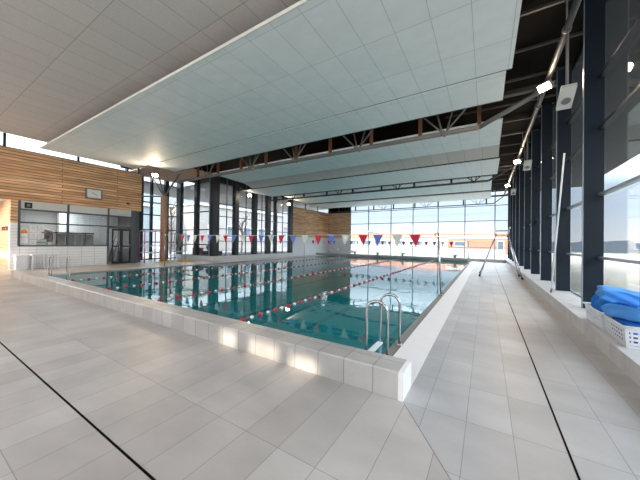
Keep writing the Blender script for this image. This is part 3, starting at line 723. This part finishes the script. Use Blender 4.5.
obj('plate', MB().box(XO - .008, XO + .012, 3.86, 4.14, 1.55, 1.84), M['black'], t)
obj('symbol', MB().box(XO + .012, XO + .015, 3.94, 4.06, 1.63, 1.76), M['grey'], t)
t = thing('wall_spotlight', 'tiny dark spotlight on the wood cladding right of the clock', 'spotlight', (XO, 8.55, 2.3))
obj('base_plate', MB().lathe([(.07, .0), (.07, .03)], (XO + .001, 8.55, 2.38), 'X', 12), M['black'], t)
obj('lamp_head', MB().tube([(XO + .04, 8.55, 2.38), (XO + .14, 8.62, 2.34)], .05, 10), M['black'], t)
# letters on the corridor wall: an upper-case word, only its end is in view
def text(body, loc, rot, size, mat, label, parent=None):
    cu = bpy.data.curves.new('lettering', 'FONT'); cu.body = body; cu.size = size; cu.extrude = .008; cu.align_x = 'RIGHT'
    tmp = bpy.data.objects.new('lettering', cu); COL.objects.link(tmp)
    bpy.context.view_layer.update()
    me = bpy.data.meshes.new_from_object(tmp.evaluated_get(bpy.context.evaluated_depsgraph_get()))
    bpy.data.objects.remove(tmp); me.materials.clear(); me.materials.append(mat)
    o = link('wall_lettering', me); o.location = loc; o.rotation_euler = rot
    o['label'] = label; o['category'] = 'lettering'; return o
text('DOUCHES', (-20.66, 3.375, .37), (PI / 2, 0, 0), .30, M['black_paint'], 'black capital letters on the beige plank wall at the left edge')

# papers on the office glass
for i, (y, z, w_, h_, lb) in enumerate([(3.87, .30, .28, .50, 'white poster with an orange sun at upper left of the office window'),
        (4.20, .50, .26, .32, 'white sheet right of the sun poster, top row'), (4.50, .50, .24, .32, 'white sheet, last of the top row on the office window'),
        (4.20, .12, .26, .32, 'white sheet in the middle row below the top row, left one'), (4.50, .12, .24, .32, 'white sheet in the middle row, right one'),
        (3.87, -.12, .28, .30, 'white sheet at the lower left corner of the office window'), (4.20, -.24, .26, .28, 'white sheet in the bottom row, second from left')]):
    t = thing('paper_sheet', lb, 'paper notice', (XO, y, z - h_ / 2), 'papers taped on the office window')
    obj('sheet', MB().box(XO - .028, XO - .024, y - w_ / 2 + .01, y + w_ / 2 - .01, z - h_ / 2 + .01, z + h_ / 2 - .01), M['paper'], t)
    if i == 0:
        s = MB(); s.lathe([(.10, 0), (.10, .002)], (XO - .0235, y, z + .06), 'X', 20); obj('sun_print', s, M['poster2'], t)
        obj('orange_print', MB().box(XO - .024, XO - .019, y - .12, y + .12, z - .06, z + .03), M['poster'], t)
    else:
        for k in range(4): obj('text_line', MB().box(XO - .024, XO - .0225, y - .08, y + .08, z + .07 - k * .05, z + .08 - k * .05), M['grey'], t)

# office interior furniture
t = thing('office_chair', 'black rounded office chair behind the window', 'chair', (-21.3, 4.95, FZ))
obj('backrest', MB().lathe([(.05, -.22), (.22, -.2), (.26, -.05), (.26, .2), (.2, .42), (.06, .5)], (-21.3, 4.95, -.0), n=16), M['black'], t)
obj('seat', MB().bevbox(-21.55, -21.05, 4.7, 5.2, FZ + .45, FZ + .53, .02), M['black'], t)
obj('gas_column', MB().tube([(-21.3, 4.95, FZ + .06), (-21.3, 4.95, FZ + 1.4)], .03), M['black'], t)
for k in range(5):
    a = k * 2 * PI / 5; obj('base_leg', MB().bar((-21.3, 4.95, FZ + .07), (-21.3 + .3 * math.cos(a), 4.95 + .3 * math.sin(a), FZ + .05), .05, .04), M['black'], t)
for y, lb in ((5.5, 'grey cabinet with black top behind the office window, left one'), (6.45, 'grey cabinet with black top behind the office window, next to the tiled wall')):
    t = thing('office_cabinet', lb, 'cabinet', (-22.5, y, FZ), 'office cabinets')
    obj('body', MB().box(-22.9, -22.1, y, y + .9, FZ, .30), M['offwhite'], t)
    obj('worktop', MB().box(-22.95, -22.05, y - .02, y + .92, .30, .38), M['black'], t)
    for d in (0, .45):
        D = obj('door', MB().bevbox(-22.1, -22.07, y + d + .02, y + d + .43, FZ + .05, .27, .005), M['grey'], t)
        obj('handle', MB().box(-22.07, -22.04, y + d + .36, y + d + .38, -.5, -.3), M['chrome'], D)
w = MB(); w.box(-23.4, -23.0, 5.9, 9.1, FZ, 1.95); struct('wall_office_inner', w, M['wtile'])
t = thing('desk_machine', 'small grey machine on the sill inside the office window', 'printer', (-20.75, 4.4, -.38))
obj('casing', MB().bevbox(-21.05, -20.66, 4.3, 4.8, -.38, -.08, .02), M['offwhite'], t)
obj('tray', MB().box(-20.66, -20.62, 4.36, 4.74, -.26, -.2), M['grey'], t)
w = thing('office_counter', 'long pale counter inside the office window', 'counter', (-20.8, 5.5, FZ))
obj('top', MB().box(-21.1, -20.62, 3.72, 7.4, -.42, -.38), M['offwhite'], w); obj('panel', MB().box(-20.95, -20.9, 3.72, 7.4, FZ, -.42), M['offwhite'], w)
t = thing('folded_stepladder', 'folded grey stepladder leaning behind the glass office door', 'stepladder', (-20.8, 8.1, FZ))
for dx in (0, .12):
    for q in ((7.75, 8.2), (7.98, 8.42)): obj('stile', MB().bar((-20.95 - dx, q[0], FZ), (-20.8 - dx * .3, q[1] - .1, .2), .04, .03), M['steel'], t)
for k in range(5): obj('tread', MB().bar((-20.95 + .03 * k, 7.75 + .07 * k, FZ + .25 + .3 * k), (-20.95 + .03 * k, 7.98 + .07 * k, FZ + .25 + .3 * k), .06, .03), M['steel'], t)

# white bench, white box
t = thing('white_storage_box', 'white box at the foot of the tiled office wall', 'box', (-19.8, 3.7, FZ))
obj('body', MB().bevbox(-20.05, -19.6, 3.48, 3.86, FZ, -.93, .01), M['white'], t); obj('lid', MB().bevbox(-20.08, -19.57, 3.45, 3.89, -.93, -.86, .015), M['white'], t)
for i, (y, lb) in enumerate(((4.0, 'left white plastic stool under the office window'), (4.55, 'right white plastic stool under the office window'))):
    t = thing('plastic_stool', lb, 'stool', (-19.75, y + .23, FZ), 'white plastic stools')
    obj('seat', MB().bevbox(-20.0, -19.5, y, y + .50, -.88, -.82, .015), M['white'], t)
    for sx in (-1, 1):
        for sy in (-1, 1):
            cx_, cy_ = -19.75, y + .25
            obj('leg', MB().bar((cx_ + sx * .24, cy_ + sy * .22, FZ), (cx_ + sx * .19, cy_ + sy * .19, -.87), .055, .055), M['white'], t)

# pink and white tube rack, second rack behind the column, yellow mats
def rack(x, y0, y1, z1, legmat, barmat, label, depth=.7):
    t = thing('tube_rack', label, 'rack', (x, (y0 + y1) / 2, FZ))
    for y in (y0, y1):
        for xx in (x, x - depth): obj('upright', MB().tube([(xx, y, FZ + .05), (xx, y, z1)], .035, 8), legmat, t); 
        for xx in (x, x - depth): obj('wheel', MB().tube([(xx - .02, y, FZ + .05), (xx + .02, y, FZ + .05)], .05, 10), M['black'], t)
        for z in (z1, -.44, -1.25): obj('side_bar', MB().tube([(x, y, z), (x - depth, y, z)], .022, 8), legmat, t)
    for z in (z1 - .02, -.44, -.92):
        for xx in (x, x - depth): obj('cross_bar', MB().tube([(xx, y0, z), (xx, y1, z)], .03, 8), barmat, t)
rack(-19.9, 9.46, 10.5, .62, M['pink'], M['white'], 'pink and white tube rack between the office and the wooden column')
rack(-20.7, 12.0, 12.9, .5, M['white'], M['white'], 'white tube rack right behind the wooden column', .5)
t = thing('garment_bag', 'grey bag hanging on the white rack behind the column', 'bag', (-20.6, 12.3, FZ))
o = obj('body', MB().lathe([(.05, .55), (.14, .45), (.2, .1), (.22, -.4), (.16, -.6)], (-20.55, 12.35, 0), n=12), M['grey'], t); obj('hook', MB().tube([(-20.55, 12.35, .5), (-20.6, 12.35, .62), (-20.7, 12.35, .58)], .012, 6), M['black'], t)
for i, (x, y, a, lb) in enumerate(((-19.5, 10.6, .5, 'yellow foam mat left of the column base'), (-19.0, 11.9, .2, 'yellow foam mat right of the column base'), (-20.2, 12.75, -.2, 'yellow foam mat nearest the glazed bay'))):
    t = thing('foam_mat', lb, 'mat', (x, y, FZ), 'yellow mats by the column')
    t.rotation_euler = (0, 0, a)
    o = obj('pad', MB().bevbox(-.3, .3, -.55, .55, 0, .06, .02), M['yellow'], t, org=(0, 0, 0)); obj('strap', MB().box(-.31, .31, -.03, .03, .055, .065), M['orange'], t, org=(0, 0, 0))
# behind the bay glass
t = thing('orange_crate', 'orange brown crate behind the bay glazing', 'crate', (-21.5, 14.6, FZ + .35))
obj('body', MB().bevbox(-21.9, -21.2, 14.3, 14.9, -1.24, -.72, .02), M['orange'], t); obj('lid', MB().bevbox(-21.93, -21.17, 14.27, 14.93, -.72, -.66, .01), M['orange'], t)
t = thing('pump_machine', 'dark machine behind the bay glazing', 'machine', (-20, 14.9, FZ + .35))
obj('base', MB().bevbox(-20.7, -19.3, 14.4, 15.4, -1.24, -.9, .03), M['black'], t); obj('motor', MB().tube([(-20.5, 14.9, -.6), (-19.6, 14.9, -.6)], .26, 16), M['grey'], t); obj('pipe', MB().tube([(-19.5, 14.9, -.6), (-19.3, 14.9, -.2), (-20.6, 14.9, -.1)], .06), M['black'], t)

# ------------------------------------------------------------------ outdoors
g = MB(); g.box(-90, -27.3, -40, 120, FZ - .3, FZ - .02); g.box(-27.3, -23.3, 9.5, 120, FZ - .3, FZ - .02); g.box(-23.3, -18.4, 13.8, 120, FZ - .3, FZ + .33); struct('ground_left', g, M['asphalt'])
g = MB(); g.box(-18.4, 2.2, 32.2, 120, FZ - .3, FZ - .1); g.box(2.2, 120, -40, 120, FZ - .3, FZ - .1)
o = struct('ground', g, M['ground'])
# low white wall and rail beyond the far window
w = thing('terrace_wall', 'low pale wall on the terrace beyond the end window', 'wall', (-6, 40, FZ))
obj('wall_body', MB().box(-30, 2, 40, 40.4, FZ - .1, -.75), M['trim'], w); obj('coping', MB().box(-30, 2, 39.95, 40.45, -.75, -.68), M['trim'], w)
def building(x0, x1, y0, y1, zt, wall, band, wins, label, face='Y'):
    t = thing('building', label, 'building', ((x0 + x1) / 2, (y0 + y1) / 2, FZ))
    obj('wall', MB().box(x0, x1, y0, y1, FZ - .1, zt), M[wall], t)
    obj('roof', MB().box(x0 - .3, x1 + .3, y0 - .3, y1 + .3, zt, zt + .25), M[band], t)
    for (a, b_, z0, z1) in wins:
        if face == 'Y': p = obj('window', MB().box(a, b_, y0 - .06, y0 + .02, z0, z1), M['trim'], t); obj('pane', MB().box(a + .1, b_ - .1, y0 - .08, y0 - .05, z0 + .1, z1 - .1), M['pane_dark'], p)
        else: p = obj('window', MB().box(x1 - .02, x1 + .06, a, b_, z0, z1), M['trim'], t); obj('pane', MB().box(x1 + .05, x1 + .08, a + .1, b_ - .1, z0 + .1, z1 - .1), M['pane_dark'], p)
    return t
t = building(-34, 6, 62, 70, 1.3, 'render', 'trim', [(-30 + 4 * i, -27.6 + 4 * i, -.6, .6) for i in range(5)], 'long low building with orange band beyond the end window')
obj('orange_fascia', MB().box(-34.4, 6.4, 61.6, 61.95, 1.3, 2.1), M['orange_roof'], t)
t = building(-6, 3.5, 55, 60, .95, 'orange_roof', 'trim', [(-5, -3, -.5, .4), (1.6, 2.6, -1, .6)], 'orange walled block standing in front at the right of the end window')
building(-36, -28, 72, 80, 3.0, 'conc', 'trim', [(-34, -32, 0, 1.6)], 'grey taller block behind the long low building')
building(-52, -40, 4, 20, 4.6, 'conc', 'trim', [(6 + 3 * i, 7.6 + 3 * i, 1.2, 3.0) for i in range(4)], 'large pale building behind the office and column', 'X')
building(-44, -36, 24, 44, 5.2, 'render2', 'trim', [(26 + 3.5 * i, 27.8 + 3.5 * i, .5, 2.4) for i in range(5)], 'cream building seen through the left glazed bay', 'X')
building(-60, -46, 52, 66, 3.6, 'conc', 'orange_roof', [(54 + 3.5 * i, 55.8 + 3.5 * i, .2, 1.8) for i in range(3)], 'grey building with orange roof beyond the bay', 'X')
building(34, 46, 18, 40, 1.9, 'render', 'orange_roof', [(36, 38, -.2, 1.2)], 'cream building seen through the right glass wall')
building(52, 70, 44, 80, 2.6, 'conc', 'trim', [(56, 60, 0, 1.6)], 'pale building farther away through the right glass')
# hedge line on the right horizon and trees
def hedge(x0, x1, y, zt, label):
    bm = bmesh.new(); n = 60
    mb = MB(); pts = []
    rr = random.Random(int(x0 + y))
    top = [zt + rr.uniform(-.3, .3) for _ in range(n + 1)]
    for i in range(n):
        xa, xb = x0 + (x1 - x0) * i / n, x0 + (x1 - x0) * (i + 1) / n
        mb.hexa([(xa, y, FZ), (xb, y, FZ), (xb, y + 3, FZ), (xa, y + 3, FZ), (xa, y + .5, top[i]), (xb, y + .5, top[i + 1]), (xb, y + 2.5, top[i + 1]), (xa, y + 2.5, top[i])])
    bm.free()
    return single('hedge', mb, M['hedge'], label, 'hedge', ((x0 + x1) / 2, y, FZ))
hedge(10, 118, 84, .9, 'long dark hedge on the horizon beyond the right glass')
hedge(-80, 8, 96, 1.5, 'long dark hedge far behind the low orange building')
def tree(x, y, z, h, label, seed):
    t = thing('bare_tree', label, 'tree', (x, y, z)); rr = random.Random(seed)
    tr = MB(); br = MB()
    tr.tube([(x, y, z), (x + .1, y, z + h * .35), (x - .1, y + .1, z + h * .6), (x + .05, y, z + h * .85)], [.13, .1, .08, .04], 8)
    for i in range(26):
        k = rr.uniform(.3, .8); a = rr.uniform(0, 2 * PI); L = rr.uniform(.5, 1.3)
        p = Vector((x, y, z + h * k)); q = p + Vector((math.cos(a) * L * .6, math.sin(a) * L * .6, L * .8)); s = q + Vector((rr.uniform(-.4, .4), rr.uniform(-.4, .4), .6))
        br.tube([p, q, s], [.045, .025, .01], 5)
    obj('trunk', tr, M['bark'], t); b_ = obj('branches', br, M['bark'], t); b_['kind'] = 'stuff'
tree(-25.5, 10.4, FZ, 4.9, 'bare tree behind the office end, left of the column', 3)
tree(-31, 17.5, FZ, 6.5, 'bare tree outside behind the bay', 5)
tree(-27, 24.5, FZ, 4.9, 'bare tree outside the middle of the bay glazing', 8)

# ------------------------------------------------------------------ sky, sun, exposure
W = bpy.data.worlds.new('sky'); S.world = W; W.use_nodes = True; nt = W.node_tree; nt.nodes.clear()
o = nt.nodes.new('ShaderNodeOutputWorld'); bg = nt.nodes.new('ShaderNodeBackground')
tc = nt.nodes.new('ShaderNodeTexCoord'); sp = nt.nodes.new('ShaderNodeSeparateXYZ'); cr = nt.nodes.new('ShaderNodeValToRGB')
nt.links.new(tc.outputs['Generated'], sp.inputs[0]); nt.links.new(sp.outputs[2], cr.inputs[0])
e = cr.color_ramp.elements
e[0].position = 0.0; e[0].color = (.13, .14, .15, 1)
e[1].position = 1.0; e[1].color = (.95, .97, 1.0, 1)
for pos, c_ in ((.005, (.135, .137, .14, 1)), (.10, (.104, .120, .140, 1)), (.15, (.112, .130, .150, 1)), (.22, (.34, .385, .43, 1)), (.38, (.86, .94, 1.0, 1))):
    k = cr.color_ramp.elements.new(pos); k.color = c_
SKY = 3.2
nt.links.new(cr.outputs[0], bg.inputs[0]); bg.inputs[1].default_value = SKY
nt.links.new(bg.outputs[0], o.inputs[0])
sun = bpy.data.lights.new('sun', 'SUN'); sun.energy = 2.5; sun.angle = math.radians(.9); sun.color = (1, .86, .68)
so = bpy.data.objects.new('sun', sun); COL.objects.link(so)
dirn = Vector((math.sin(AZ) * math.cos(EL), math.cos(AZ) * math.cos(EL), -math.sin(EL)))
so.rotation_euler = dirn.to_track_quat('-Z', 'Y').to_euler()

for ob in bpy.data.objects:
    if '_o' in ob: del ob['_o']
vs = S.view_settings
vs.view_transform = 'Standard'; vs.look = 'None'; vs.exposure = 1.5; vs.gamma = 1; vs.use_curve_mapping = False
S.cycles.max_bounces = 10; S.cycles.diffuse_bounces = 6; S.cycles.glossy_bounces = 5; S.cycles.transparent_max_bounces = 24
S.cycles.sample_clamp_indirect = 6; S.cycles.caustics_reflective = False; S.cycles.caustics_refractive = False
